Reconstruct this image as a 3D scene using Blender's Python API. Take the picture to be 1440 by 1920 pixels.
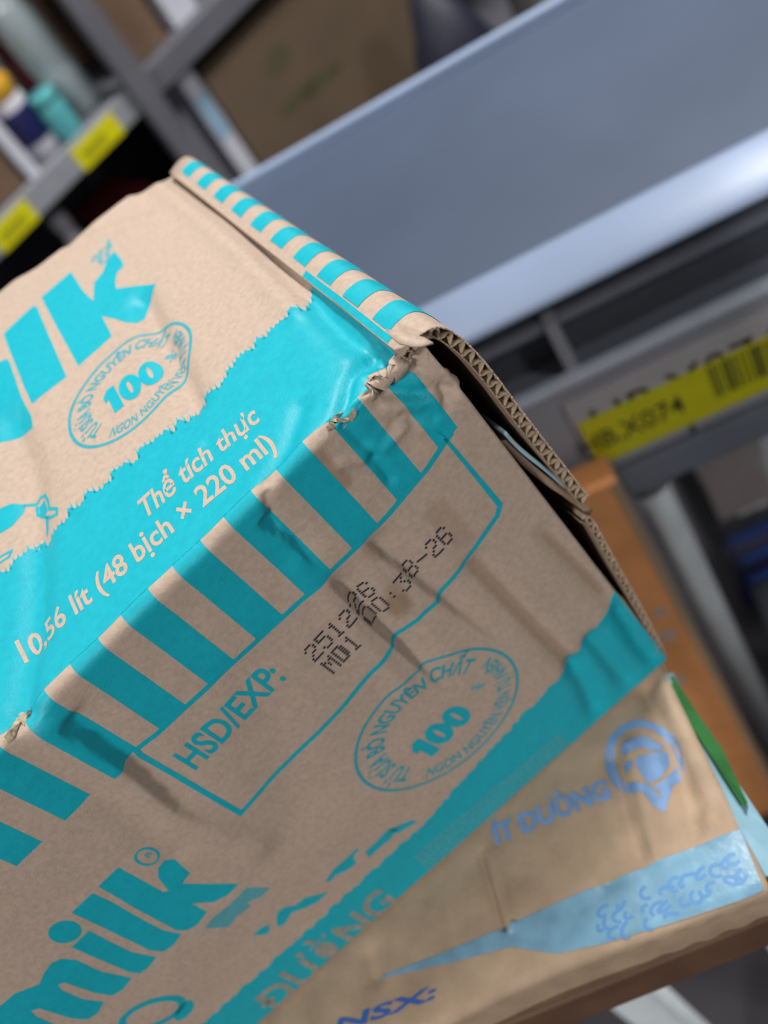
import bpy, bmesh, math, random
import numpy as np
from mathutils import Matrix, Vector, noise
from mathutils.geometry import tessellate_polygon
random.seed(7)
for o in list(bpy.data.objects): bpy.data.objects.remove(o)
scene = bpy.context.scene
col = scene.collection

# ------------------------------------------------------------------ camera
F, CX, CY = 2000.0, 720.0, 960.0            # focal length in pixels of the 1440x1920 frame
def nrm(v):
    v = np.array(v, float); return v/np.linalg.norm(v)
DOWN = nrm([1320, 1632, 2000])              # gravity seen from the (rolled, tilted) camera
H1 = nrm([1632, -1320, 0]); H2 = np.cross(DOWN, H1)
if H2[2] < 0: H2 = -H2
M = np.array([H1, H2, -DOWN]); CAM = np.array([0, 0, 1.35])
cam_d = bpy.data.cameras.new('camera'); cam = bpy.data.objects.new('camera', cam_d); col.objects.link(cam)
cam_d.sensor_fit = 'HORIZONTAL'; cam_d.sensor_width = 36.0; cam_d.lens = 36.0*F/1440.0
R = M @ np.diag([1, -1, -1])
mw = Matrix.Identity(4)
for i in range(3):
    for j in range(3): mw[i][j] = R[i, j]
    mw[i][3] = CAM[i]
cam.matrix_world = mw
cam_d.clip_start = 0.02
cam_d.dof.use_dof = True; cam_d.dof.focus_distance = 0.378; cam_d.dof.aperture_fstop = cam_d.lens/6.3
scene.camera = cam

# ------------------------------------------------------------------ light and exposure
vs = scene.view_settings
vs.view_transform = 'Standard'; vs.look = 'None'; vs.gamma = 1; vs.use_curve_mapping = False; vs.exposure = 0.0
wd = bpy.data.worlds.new('world'); scene.world = wd; wd.use_nodes = True
wd.node_tree.nodes['Background'].inputs[0].default_value = (0.72, 0.82, 1.0, 1); wd.node_tree.nodes['Background'].inputs[1].default_value = 0.12
def area(name, loc, target, sx, sy, power, color):
    l = bpy.data.lights.new(name, 'AREA'); l.shape = 'RECTANGLE'; l.size = sx; l.size_y = sy; l.energy = power; l.color = color
    o = bpy.data.objects.new(name, l); col.objects.link(o); o.location = loc
    o.rotation_euler = (Vector(target)-Vector(loc)).to_track_quat('-Z', 'Y').to_euler(); return o
LAMPS = [((0.80, 0.98, 2.80), 60), ((-1.7, 1.5, 2.80), 16), ((-1.75, -1.35, 2.80), 74), ((1.5, -1.9, 2.80), 42)]  # last two: fill lights added to brighten the carton front and near rack
for (lx, ly, lz), pw in LAMPS:
    area('ceiling_and_fill_light', (lx, ly, lz), (lx, ly, 0), 0.22, 0.62, pw, (1.0, 0.965, 0.93))

# ------------------------------------------------------------------ helpers: pixels, meshes, materials
def ray(px, py): return M @ np.array([(px-CX)/F, (py-CY)/F, 1.0])
def at(px, py, d): return CAM+ray(px, py)*d
def proj(P):
    c = M.T @ (np.asarray(P)-CAM); return np.array([CX+F*c[0]/c[2], CY+F*c[1]/c[2]])
def onz(px, py, z):
    r = ray(px, py); return CAM+r*((z-CAM[2])/r[2])

def mesh_obj(name, verts, faces, mat, parent=None, smooth=False):
    me = bpy.data.meshes.new(name); me.from_pydata([tuple(map(float, v)) for v in verts], [], [tuple(f) for f in faces])
    if smooth: me.polygons.foreach_set('use_smooth', [True]*len(me.polygons))
    me.update()
    if mat: me.materials.append(mat)
    o = bpy.data.objects.new(name, me); col.objects.link(o)
    if parent: o.parent = parent
    return o
def empty(name, loc=(0, 0, 0)):
    o = bpy.data.objects.new(name, None); col.objects.link(o); o.empty_display_size = 0.02
    o.location = tuple(map(float, loc)); return o
def tag(o, label=None, cat=None, group=None, kind=None):
    if label: o['label'] = label
    if cat: o['category'] = cat
    if group: o['group'] = group
    if kind: o['kind'] = kind
    return o
def put(o, parent):
    """parent o keeping its world-space mesh"""
    o.parent = parent; o.matrix_parent_inverse = Matrix.Translation(-Vector(parent.location)); return o

def srgb(r, g, b):
    f = lambda c: (c/255/12.92 if c/255 <= .04045 else ((c/255+.055)/1.055)**2.4)
    return (f(r), f(g), f(b))
def mat(name, color, rough=.6, metal=0, noise_amt=.1, scale=60, bump=0.0, bscale=300, stain=False, emit=None, spec=.5, trans=0, dark_spots=0.0, stretch=None):
    m = bpy.data.materials.new(name); m.use_nodes = True; nt = m.node_tree; b = nt.nodes['Principled BSDF']
    b.inputs['Roughness'].default_value = rough; b.inputs['Metallic'].default_value = metal; b.inputs['Specular IOR Level'].default_value = spec
    if trans: b.inputs['Transmission Weight'].default_value = trans
    tc = nt.nodes.new('ShaderNodeTexCoord')
    src = tc.outputs['Object']
    if stretch:
        mp = nt.nodes.new('ShaderNodeMapping'); mp.inputs['Scale'].default_value = stretch; nt.links.new(src, mp.inputs[0]); src = mp.outputs[0]
    n1 = nt.nodes.new('ShaderNodeTexNoise'); n1.inputs['Scale'].default_value = scale; n1.inputs['Detail'].default_value = 6; nt.links.new(src, n1.inputs['Vector'])
    mx = nt.nodes.new('ShaderNodeMix'); mx.data_type = 'RGBA'
    mr = nt.nodes.new('ShaderNodeMapRange'); mr.inputs[1].default_value = .3; mr.inputs[2].default_value = .7
    nt.links.new(n1.outputs['Fac'], mr.inputs[0]); nt.links.new(mr.outputs[0], mx.inputs[0])
    mx.inputs[6].default_value = (*[c*(1-noise_amt) for c in color], 1); mx.inputs[7].default_value = (*[min(1, c*(1+noise_amt)) for c in color], 1)
    out = mx.outputs[2]
    if dark_spots:
        n3 = nt.nodes.new('ShaderNodeTexNoise'); n3.inputs['Scale'].default_value = 45; n3.inputs['Detail'].default_value = 8; n3.inputs['Roughness'].default_value = .75
        nt.links.new(tc.outputs['Object'], n3.inputs['Vector'])
        r3 = nt.nodes.new('ShaderNodeMapRange'); r3.inputs[1].default_value = .66; r3.inputs[2].default_value = .80; r3.inputs[4].default_value = dark_spots; nt.links.new(n3.outputs['Fac'], r3.inputs[0])
        m3 = nt.nodes.new('ShaderNodeMix'); m3.data_type = 'RGBA'; nt.links.new(r3.outputs[0], m3.inputs[0]); nt.links.new(out, m3.inputs[6]); m3.inputs[7].default_value = (.05, .05, .06, 1); out = m3.outputs[2]
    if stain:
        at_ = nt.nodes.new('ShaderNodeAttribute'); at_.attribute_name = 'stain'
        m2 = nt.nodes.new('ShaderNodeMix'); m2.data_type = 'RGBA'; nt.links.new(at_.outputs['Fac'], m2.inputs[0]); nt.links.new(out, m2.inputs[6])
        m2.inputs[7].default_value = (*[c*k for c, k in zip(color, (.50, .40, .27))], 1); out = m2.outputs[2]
    nt.links.new(out, b.inputs['Base Color'])
    if bump:
        n2 = nt.nodes.new('ShaderNodeTexNoise'); n2.inputs['Scale'].default_value = bscale; n2.inputs['Detail'].default_value = 5; nt.links.new(src, n2.inputs['Vector'])
        bp = nt.nodes.new('ShaderNodeBump'); bp.inputs['Strength'].default_value = bump; bp.inputs['Distance'].default_value = .002
        nt.links.new(n2.outputs['Fac'], bp.inputs['Height']); nt.links.new(bp.outputs[0], b.inputs['Normal'])
    if emit:
        b.inputs['Emission Color'].default_value = (*emit[0], 1); b.inputs['Emission Strength'].default_value = emit[1]
    return m
KR = (0.465, 0.365, 0.292)
TEAL = (0.006, 0.395, 0.495)
MK = mat('kraft_board', KR, .72, noise_amt=.09, scale=420, bump=.12, bscale=900, stain=True, spec=.3)
MKP = mat('kraft_print', tuple(c*1.06 for c in KR), .72, noise_amt=.07, scale=420, bump=.1, bscale=900, spec=.3)
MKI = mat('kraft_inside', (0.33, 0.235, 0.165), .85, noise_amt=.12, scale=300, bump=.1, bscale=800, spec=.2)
MFL = mat('fluting_paper', (0.40, 0.31, 0.22), .85, noise_amt=.15, scale=300, spec=.2)
MT = mat('teal_ink', TEAL, .5, noise_amt=.06, scale=300, bump=.10, bscale=900, spec=.35, dark_spots=.5)
MT2 = mat('teal_ink_thin', (0.10, 0.36, 0.42), .55, noise_amt=.1, scale=400, spec=.3)
MT3 = mat('teal_ink_seal', (0.035, 0.34, 0.42), .55, noise_amt=.1, scale=400, spec=.3)
MBK = mat('dot_ink', (0.018, 0.018, 0.03), .6, noise_amt=.1)
MTORN = mat('torn_paper', (0.45, 0.37, 0.27), .9, noise_amt=.35, scale=500, bump=.4, bscale=600, spec=.1)

# --- text as triangles (normalised: baseline y=0, cap height 1)
_txt = {}
def text_tris(s, bold=0.0):
    key = (s, bold)
    if key in _txt: return _txt[key]
    c = bpy.data.curves.new('t', 'FONT'); c.body = s; c.size = 1; c.offset = bold; c.resolution_u = 3; c.fill_mode = 'FRONT'
    o = bpy.data.objects.new('t', c); col.objects.link(o); dg = bpy.context.evaluated_depsgraph_get()
    me = o.evaluated_get(dg).to_mesh(); me.calc_loop_triangles()
    vv = np.array([v.co[:2] for v in me.vertices])/0.727
    tr = [vv[list(t.vertices)] for t in me.loop_triangles]
    o.evaluated_get(dg).to_mesh_clear(); bpy.data.objects.remove(o); bpy.data.curves.remove(c)
    x0 = min(t[:, 0].min() for t in tr); x1 = max(t[:, 0].max() for t in tr)
    tr = [t-np.array([x0, 0]) for t in tr]
    _txt[key] = (tr, x1-x0); return _txt[key]
def duong(prefix, bold):
    """prefix + the capitals D with a stroke, U with a horn ... : the stroke is laid on a plain D"""
    tr, w = text_tris(prefix+'DƯỜNG', bold); x0 = text_tris(prefix+'D', bold)[1]-text_tris('D', bold)[1]
    q = [(x0-.14, .42), (x0+.34, .42), (x0+.34, .57), (x0-.14, .57)]
    return tr+[np.array([q[0], q[1], q[2]]), np.array([q[0], q[2], q[3]])], w
def poly_tris(pts):
    p3 = [Vector((float(p[0]), float(p[1]), 0)) for p in pts]
    return [np.array([[p3[i].x, p3[i].y] for i in t]) for t in tessellate_polygon([p3])]
def line_tris(pts, w, closed=False):
    pts = [np.array(p, float) for p in pts]; n = len(pts); L = []; Rr = []
    for i, p in enumerate(pts):
        a = pts[(i-1) % n] if (closed or i > 0) else p; b = pts[(i+1) % n] if (closed or i < n-1) else p
        d1 = p-a; d2 = b-p; l1 = np.linalg.norm(d1); l2 = np.linalg.norm(d2)
        t = (d1/l1 if l1 > 0 else 0)+(d2/l2 if l2 > 0 else 0); t = t/np.linalg.norm(t)
        cs = 1.0
        if l1 > 0 and l2 > 0: cs = max(.5, abs(np.dot(t, d1/l1)))
        nn = np.array([-t[1], t[0]])*w/2/cs; L.append(p+nn); Rr.append(p-nn)
    out = []
    for i in range(n if closed else n-1):
        j = (i+1) % n; out += [np.array([L[i], Rr[i], Rr[j]]), np.array([L[i], Rr[j], L[j]])]
    return out
def ell(cx, cy, a, b, n=64, a0=0, a1=2*math.pi, rot=0):
    r = []
    for i in range(n):
        t = a0+(a1-a0)*i/n; x = a*math.cos(t); y = b*math.sin(t)
        r.append((cx+x*math.cos(rot)-y*math.sin(rot), cy+x*math.sin(rot)+y*math.cos(rot)))
    return r

# --- bevelled box in a frame: origin + u*U + d*(-N) + z up
class Frame:
    def __init__(s, org, b):
        s.o = np.array([org[0], org[1], 0.0]); s.U = nrm([1, b, 0]); s.B = nrm([-b, 1, 0])
    def p(s, u, d, z): return s.o+s.U*u+s.B*d+np.array([0, 0, z])
    def inv(s, P): q = np.asarray(P)-s.o; return q@s.U, q@s.B, q[2]
    def hit(s, px, py, d=0.0):
        r = ray(px, py); P0 = s.p(0, d, 0); t = (s.B@(P0-CAM))/(s.B@r); return s.inv(CAM+r*t)
def fbox(name, m, fr, u0, u1, d0, d1, z0, z1, parent=None, bev=.002, seg=2):
    bm = bmesh.new()
    vs_ = [bm.verts.new(tuple(fr.p(u, d, z))) for u in (u0, u1) for d in (d0, d1) for z in (z0, z1)]
    for f in ((0, 1, 3, 2), (4, 6, 7, 5), (0, 4, 5, 1), (2, 3, 7, 6), (0, 2, 6, 4), (1, 5, 7, 3)): bm.faces.new([vs_[i] for i in f])
    bmesh.ops.recalc_face_normals(bm, faces=bm.faces)
    if bev: bmesh.ops.bevel(bm, geom=bm.edges[:], offset=bev, segments=seg, affect='EDGES', profile=.6)
    me = bpy.data.meshes.new(name); bm.to_mesh(me); bm.free(); me.materials.append(m)
    o = bpy.data.objects.new(name, me); col.objects.link(o)
    if parent: put(o, parent)
    return o
def tube(name, m, pts, rad, parent=None, n=20, cap=True):
    vs_, fs = [], []; pts = [np.array(p, float) for p in pts]
    for i, p in enumerate(pts):
        t = nrm(pts[min(i+1, len(pts)-1)]-pts[max(i-1, 0)]); a = nrm(np.cross(t, [.3, .9, .2])); b = np.cross(t, a)
        r = rad[i] if hasattr(rad, '__len__') else rad
        for k in range(n):
            th = 2*math.pi*k/n; vs_.append(p+a*r*math.cos(th)+b*r*math.sin(th))
    for i in range(len(pts)-1):
        for k in range(n): fs.append((i*n+k, i*n+(k+1) % n, (i+1)*n+(k+1) % n, (i+1)*n+k))
    if cap: fs.append(tuple(range(n))[::-1]); fs.append(tuple((len(pts)-1)*n+k for k in range(n)))
    o = mesh_obj(name, vs_, fs, m, None, True)
    if parent: put(o, parent)
    return o
def lathe(name, m, base, prof, parent=None, n=24, sq=0):
    vs_, fs = [], []
    for (r, z) in prof:
        for k in range(n):
            th = 2*math.pi*k/n; vs_.append((base[0]+r*math.cos(th), base[1]+r*math.sin(th)*(1-sq), base[2]+z))
    for i in range(len(prof)-1):
        for k in range(n): fs.append((i*n+k, i*n+(k+1) % n, (i+1)*n+(k+1) % n, (i+1)*n+k))
    fs.append(tuple(range(n))[::-1]); fs.append(tuple((len(prof)-1)*n+k for k in range(n)))
    o = mesh_obj(name, vs_, fs, m, None, True)
    if parent: put(o, parent)
    return o
def flat_decal(name, m, tris, fn, parent):
    vs_, fs = [], []
    for t in tris:
        b = len(vs_); vs_ += [fn(*p) for p in t]; fs.append((b, b+1, b+2))
    o = mesh_obj(name, vs_, fs, m)
    if parent: put(o, parent)
    return o

# ------------------------------------------------------------------ the room
MFLOOR = mat('dark_concrete', (0.035, 0.033, 0.04), .7, noise_amt=.3, scale=6, bump=.2, bscale=80)
MWALL = mat('grey_plaster', (0.10, 0.10, 0.115), .85, noise_amt=.12, scale=5, bump=.1, bscale=60)
MCEIL = mat('ceiling_paint', (0.30, 0.30, 0.31), .9, noise_amt=.05, scale=4)
RM = Frame((0, 0), 0.0)
for nm, m, a in (('floor', MFLOOR, (-3, 3, -2.5, 4.2, -.10, 0)), ('ceiling', MCEIL, (-3, 3, -2.5, 4.2, 2.95, 3.05)),
                 ('wall_back', MWALL, (-3, 3, 4.2, 4.3, 0, 2.95)), ('wall_front', MWALL, (-3, 3, -2.6, -2.5, 0, 2.95)),
                 ('wall_left', MWALL, (-3.1, -3, -2.5, 4.2, 0, 2.95)), ('wall_right', MWALL, (3, 3.1, -2.5, 4.2, 0, 2.95))):
    tag(fbox(nm, m, RM, *a, bev=0), kind='structure')
MLAMP = mat('lamp_housing', (.7, .7, .7), .5, noise_amt=.02)
MTUBE = mat('tube_glow', (.9, .9, .9), .5, noise_amt=.01, emit=((1, .97, .94), 6))
for i, ((lx, ly, lz), pw) in enumerate(LAMPS):  # the pair behind the viewer only house the added fill lights
    e = empty('ceiling_and_fill_fixture', (lx, ly, 2.95))
    fbox('housing', MLAMP, RM, lx-.17, lx+.17, ly-.36, ly+.36, 2.865, 2.95, e, .006)
    for sx in (-.08, .08): tube('fluorescent_tube', MTUBE, [(lx+sx, ly-.32, 2.845), (lx+sx, ly+.32, 2.845)], .013, e, 12)
    tag(e, ('twin tube ceiling light above the cartons', 'twin tube ceiling light above the far shelves', 'added fill light in a twin tube fixture behind the viewer, on the left', 'added fill light in a twin tube fixture behind the viewer, on the right')[i], 'ceiling light', 'ceiling lights')

# ------------------------------------------------------------------ the milk carton: local frame O, XB (right), YB (rear), ZB (up)
zd = nrm([1572, 1640, 2000]); xb = np.array([.725, -.689, 0]); xb = nrm(xb-zd*xb.dot(zd)); yb = np.cross(zd, xb)
if yb[2] < 0: yb = -yb
XB, YB, ZB = M@xb, M@yb, -(M@zd)
O = M@(np.array([70/F*.45, -328/F*.45, .45])*.8)+CAM
ZREST = 0.8885                                # top of the carton underneath
HB, WB, LB, RC = .242, .262, .36, .0055
def loc2w(x, y, z): return O+XB*x+YB*y+ZB*z
def zb(x, y): return (ZREST-O[2]-XB[2]*x-YB[2]*y)/ZB[2]
def hity(px, py, y=0.0):
    r = ray(px, py); t = (YB@(O+YB*y-CAM))/(YB@r); p = CAM+r*t-O; return float(p@XB), float(p@ZB)
def hitz(px, py, z=0.0):
    r = ray(px, py); t = (ZB@(O+ZB*z-CAM))/(ZB@r); p = CAM+r*t-O; return float(p@XB), float(p@YB)
def sstep(t): t = min(1, max(0, t)); return t*t*(3-2*t)
def base(x, s):
    """smooth wrap: s<0 front panel, 0..WB top panel, beyond: rear panel. returns point and outward normal (local)"""
    if s < WB/2:
        k = zb(x, 0)/-HB
        if s <= -RC: p = [x, 0, s*k]; n = [0, -1, 0]
        elif s >= RC: p = [x, s, 0]; n = [0, 0, 1]
        else:
            th = (s+RC)/(2*RC)*math.pi/2; p = [x, RC-RC*math.cos(th), -RC+RC*math.sin(th)]; n = [0, -math.cos(th), math.sin(th)]
    else:
        q = s-WB; k = zb(x, WB)/-HB
        if q <= -RC: p = [x, s, 0]; n = [0, 0, 1]
        elif q >= RC: p = [x, WB, -q*k]; n = [0, 1, 0]
        else:
            th = (q+RC)/(2*RC)*math.pi/2; p = [x, WB-RC+RC*math.sin(th), -RC+RC*math.cos(th)]; n = [0, math.sin(th), math.cos(th)]
    if s > 0:                                  # the lid panel bows up towards the left and the rear
        lift = min(.019, .15*max(0, -x-.005))*sstep(min(s, WB)/WB*1.1); fade = 1.0 if s < WB else max(0, 1-(s-WB)/HB)
        p[2] += lift*fade
    return np.array(p, float), np.array(n, float)
def world_base(x, s): p, n = base(x, s); return loc2w(*p)
def px2xs(px, py, face):
    x, s = hity(px, py) if face == 'f' else hitz(px, py)
    for _ in range(12):
        q = proj(world_base(x, s)); e = np.array([px, py])-q
        if abs(e).max() < .02: break
        h = 1e-4
        J = np.stack([(proj(world_base(x+h, s))-q)/h, (proj(world_base(x, s+h))-q)/h], 1)
        d = np.linalg.solve(J, e); m_ = abs(d).max()
        if m_ > .03: d = d*.03/m_
        x += d[0]; s += d[1]
    return np.array([x, s])
def P2(face, pts): return [px2xs(*p, face) for p in pts]

# dents and folds: polyline on the surface, depth (m, negative inwards), half width (m)
FOLDS = []
def fold(face, pts, amp, w, step=False): FOLDS.append((P2(face, pts), amp, w, step))
fold('f', [(478, 985), (540, 1015), (600, 1078)], -.0026, .0040, True)
fold('f', [(600, 1078), (700, 1178), (770, 1240), (840, 1310)], -.0034, .0052, True)
fold('f', [(560, 1060), (650, 1160), (760, 1290)], .0012, .005)
fold('f', [(672, 1012), (760, 1080), (850, 1150), (960, 1230)], -.0026, .0056, True)
fold('f', [(890, 1060), (980, 1150), (1080, 1255)], -.0018, .005)
fold('f', [(1020, 1000), (1090, 1070), (1160, 1140)], -.0014, .004)
fold('f', [(650, 800), (690, 840), (735, 900)], -.0018, .0022)
fold('f', [(640, 870), (680, 860), (720, 840), (760, 800)], .0016, .0024)
fold('f', [(690, 730), (735, 748), (790, 745), (850, 735)], -.0026, .0022)
fold('f', [(735, 765), (790, 760), (830, 745)], .0018, .0024)
fold('f', [(745, 680), (790, 700), (835, 720), (840, 760)], -.0018, .002)
fold('f', [(760, 790), (815, 785)], -.0014, .0018)
fold('f', [(700, 860), (745, 800)], -.0012, .002)
fold('f', [(500, 930), (520, 990)], -.0016, .002)
fold('f', [(90, 1375), (220, 1440), (330, 1530), (480, 1590)], .0024, .008)
fold('f', [(60, 1420), (200, 1500), (330, 1600)], -.0012, .007)
fold('f', [(100, 1365), (150, 1385), (230, 1440), (330, 1520), (420, 1560)], -.0034, .006, True)
fold('f', [(1110, 1200), (1170, 1270), (1225, 1320)], -.0034, .0048)
fold('f', [(1080, 1245), (1110, 1310), (1150, 1390)], -.0036, .0052)
fold('f', [(1165, 1150), (1200, 1210), (1240, 1255)], -.0026, .004)
fold('f', [(480, 1260), (520, 1400), (560, 1520)], -.0012, .014)
fold('t', [(318, 322), (400, 385), (480, 450), (560, 535), (640, 615), (700, 655)], -.0052, .0062)
fold('t', [(300, 345), (420, 440), (560, 580)], .0022, .006)
fold('t', [(680, 640), (650, 700), (625, 780)], -.0026, .0026)
fold('t', [(700, 620), (725, 640), (690, 670)], -.002, .002)
fold('t', [(20, 790), (50, 880), (65, 1000), (60, 1200), (30, 1330)], -.0034, .0075)
fold('t', [(262, 560), (300, 640), (345, 720), (360, 760)], -.004, .006)
fold('t', [(245, 375), (150, 455)], .0026, .004)
fold('t', [(230, 365), (130, 450)], -.0022, .004)
fold('t', [(560, 760), (540, 830), (500, 900)], -.0016, .004)
fold('t', [(390, 830), (440, 800)], -.001, .003)
CORNER = px2xs(748, 690, 'f'); TEAR_A = px2xs(648, 795, 'f'); TEAR_B = px2xs(22, 1362, 'f')
def damage(x, s):
    d = 0.0
    for pts, A, w, step in FOLDS:
        best = 1e9; n = len(pts); side = 1
        for i in range(n-1):
            ax, ay = pts[i]; bx, by = pts[i+1]
            if x < min(ax, bx)-3*w or x > max(ax, bx)+3*w or s < min(ay, by)-3*w or s > max(ay, by)+3*w: continue
            ex, ey = bx-ax, by-ay; L2 = ex*ex+ey*ey; t = ((x-ax)*ex+(s-ay)*ey)/L2; tc = min(1, max(0, t))
            q = math.hypot(x-ax-ex*tc, s-ay-ey*tc)
            if q < best: best = q; side = 1 if ex*(s-ay)-ey*(x-ax) > 0 else -1; endf = 1-sstep((abs(t-tc)*math.sqrt(L2))/w); gg = (i+tc)/(n-1); endf *= sstep(gg/.12)*sstep((1-gg)/.45)
        if best < 3*w:
            if not step: d += A*math.exp(-(best/w)**2)
            elif side > 0: r_ = best/(w*.6); d += A*r_*math.exp(1-r_)*endf*(1-sstep((best/w-2.2)/.8))   # sharp crease, one side sinks
    r = math.hypot((x-CORNER[0]), (s-CORNER[1])*.9); d -= .0062*math.exp(-(r/.019)**2)
    c = math.exp(-(r/.024)**2)
    if c > .02: d += c*.0034*noise.noise(Vector((x*70+s*30, s*80, 3.1)))+c*.0005*noise.noise(Vector((x*200, s*220, 8)))
    for T, a, R_ in ((TEAR_A, .0012, .008), (TEAR_B, .0032, .008)):
        r = math.hypot(x-T[0], s-T[1]); c = math.exp(-(r/R_)**2)
        if c > .02: d += c*(a*noise.noise(Vector((x*130, s*140, 5.5)))-a*.9)
    e = math.exp(-(s/.012)**2); d += e*.0009*noise.noise(Vector((x*55, 2.2, s*40)))
    d += .0009*noise.noise(Vector((x*22, s*22, 1.7)))+.00025*noise.noise(Vector((x*80, s*80, 4.7)))
    if s > WB-.03 and s < WB+.03: d += .0022*noise.noise(Vector((x*60, 7.7, s*10)))*math.exp(-((s-WB)/.02)**2)
    return d
def lines(*segs):
    r = []
    for a, b, st in segs:
        n = max(1, round((b-a)/st)); r += [a+(b-a)*i/n for i in range(n)]
    return r+[segs[-1][1]]
GX = np.array(lines((-LB, -.215, .003), (-.215, -.17, .0014), (-.17, -.1, .002), (-.1, 0, .0011)))
GS = np.array(lines((-HB, -.07, .0024), (-.07, -.012, .0014), (-.012, .012, .0008), (.012, .05, .0016), (.05, WB-.012, .0026), (WB-.012, WB+.012, .0016), (WB+.012, WB+HB, .03)))
NX, NS = len(GX), len(GS)
GP = np.zeros((NX, NS, 3)); GN = np.zeros((NX, NS, 3))
for i, x in enumerate(GX):
    for j, s in enumerate(GS):
        p, n = base(x, s)
        if s < WB+.02:
            f = min(1.0, (s+HB)/.01)           # the bottom edge stays on what carries it
            p = p+n*damage(x, s)*max(0.0, f)
        GP[i, j] = O+XB*p[0]+YB*p[1]+ZB*p[2]
du = np.gradient(GP, axis=0); dv = np.gradient(GP, axis=1); GN = np.cross(du, dv); GN /= np.linalg.norm(GN, axis=2, keepdims=True)

carton = empty('milk_carton', loc2w(-LB/2, WB/2, zb(-LB/2, WB/2)))
tag(carton, 'dented kraft milk carton with turquoise stripes and expiry date, one end torn open', 'carton')
verts = GP.reshape(-1, 3).tolist(); faces = []
for i in range(NX-1):
    for j in range(NS-1): faces += [(i*NS+j, (i+1)*NS+j, (i+1)*NS+j+1), (i*NS+j, (i+1)*NS+j+1, i*NS+j+1)]
for i in range(NX-1): faces.append((i*NS+NS-1, (i+1)*NS+NS-1, (i+1)*NS, i*NS))     # bottom panel
faces.append(tuple(range(NS)))                                                      # closed left end
body = mesh_obj('body', verts, faces, MK, None, True); put(body, carton)
body['label'] = 'kraft board body with turquoise print, creased and crushed at one corner'
at_ = body.data.attributes.new('stain', 'FLOAT', 'POINT')
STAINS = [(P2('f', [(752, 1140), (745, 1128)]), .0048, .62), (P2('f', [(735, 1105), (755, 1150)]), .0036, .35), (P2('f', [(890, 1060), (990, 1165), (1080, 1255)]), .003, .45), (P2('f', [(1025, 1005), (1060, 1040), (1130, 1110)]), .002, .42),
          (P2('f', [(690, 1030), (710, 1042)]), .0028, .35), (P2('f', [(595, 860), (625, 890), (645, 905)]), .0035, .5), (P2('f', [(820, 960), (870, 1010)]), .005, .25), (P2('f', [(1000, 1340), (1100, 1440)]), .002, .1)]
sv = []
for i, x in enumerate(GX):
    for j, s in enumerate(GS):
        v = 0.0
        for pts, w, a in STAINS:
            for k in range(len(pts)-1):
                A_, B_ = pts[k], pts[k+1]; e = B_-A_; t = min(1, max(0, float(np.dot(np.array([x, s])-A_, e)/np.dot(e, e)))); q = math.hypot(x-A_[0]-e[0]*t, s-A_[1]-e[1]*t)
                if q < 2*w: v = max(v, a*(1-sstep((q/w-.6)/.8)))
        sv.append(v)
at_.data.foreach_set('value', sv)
md = body.modifiers.new('board_thickness', 'SOLIDIFY'); md.thickness = .0035; md.offset = -1

# --- printing on the carton: triangles in (x,s) cut along the surface grid and laid on the surface
def clip(poly, ax, c, keep_less):
    out = []; n = len(poly)
    for i in range(n):
        a, b = poly[i], poly[(i+1) % n]; da = (a[ax]-c)*(1 if keep_less else -1); db = (b[ax]-c)*(1 if keep_less else -1)
        if da <= 0: out.append(a)
        if da*db < 0:
            t = da/(da-db); out.append((a[0]+(b[0]-a[0])*t, a[1]+(b[1]-a[1])*t))
    return out
def on_surface(x, s, lift):
    i = min(NX-2, max(0, int(np.searchsorted(GX, x, 'right'))-1)); j = min(NS-2, max(0, int(np.searchsorted(GS, s, 'right'))-1))
    u = (x-GX[i])/(GX[i+1]-GX[i]); v = (s-GS[j])/(GS[j+1]-GS[j])
    w = (1-u, u-v, v, 0) if u >= v else (1-v, 0, u, v-u)      # the same diagonal as the board mesh
    p = GP[i, j]*w[0]+GP[i+1, j]*w[1]+GP[i+1, j+1]*w[2]+GP[i, j+1]*w[3]
    n = GN[i, j]*w[0]+GN[i+1, j]*w[1]+GN[i+1, j+1]*w[2]+GN[i, j+1]*w[3]
    return p+n*lift
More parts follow.
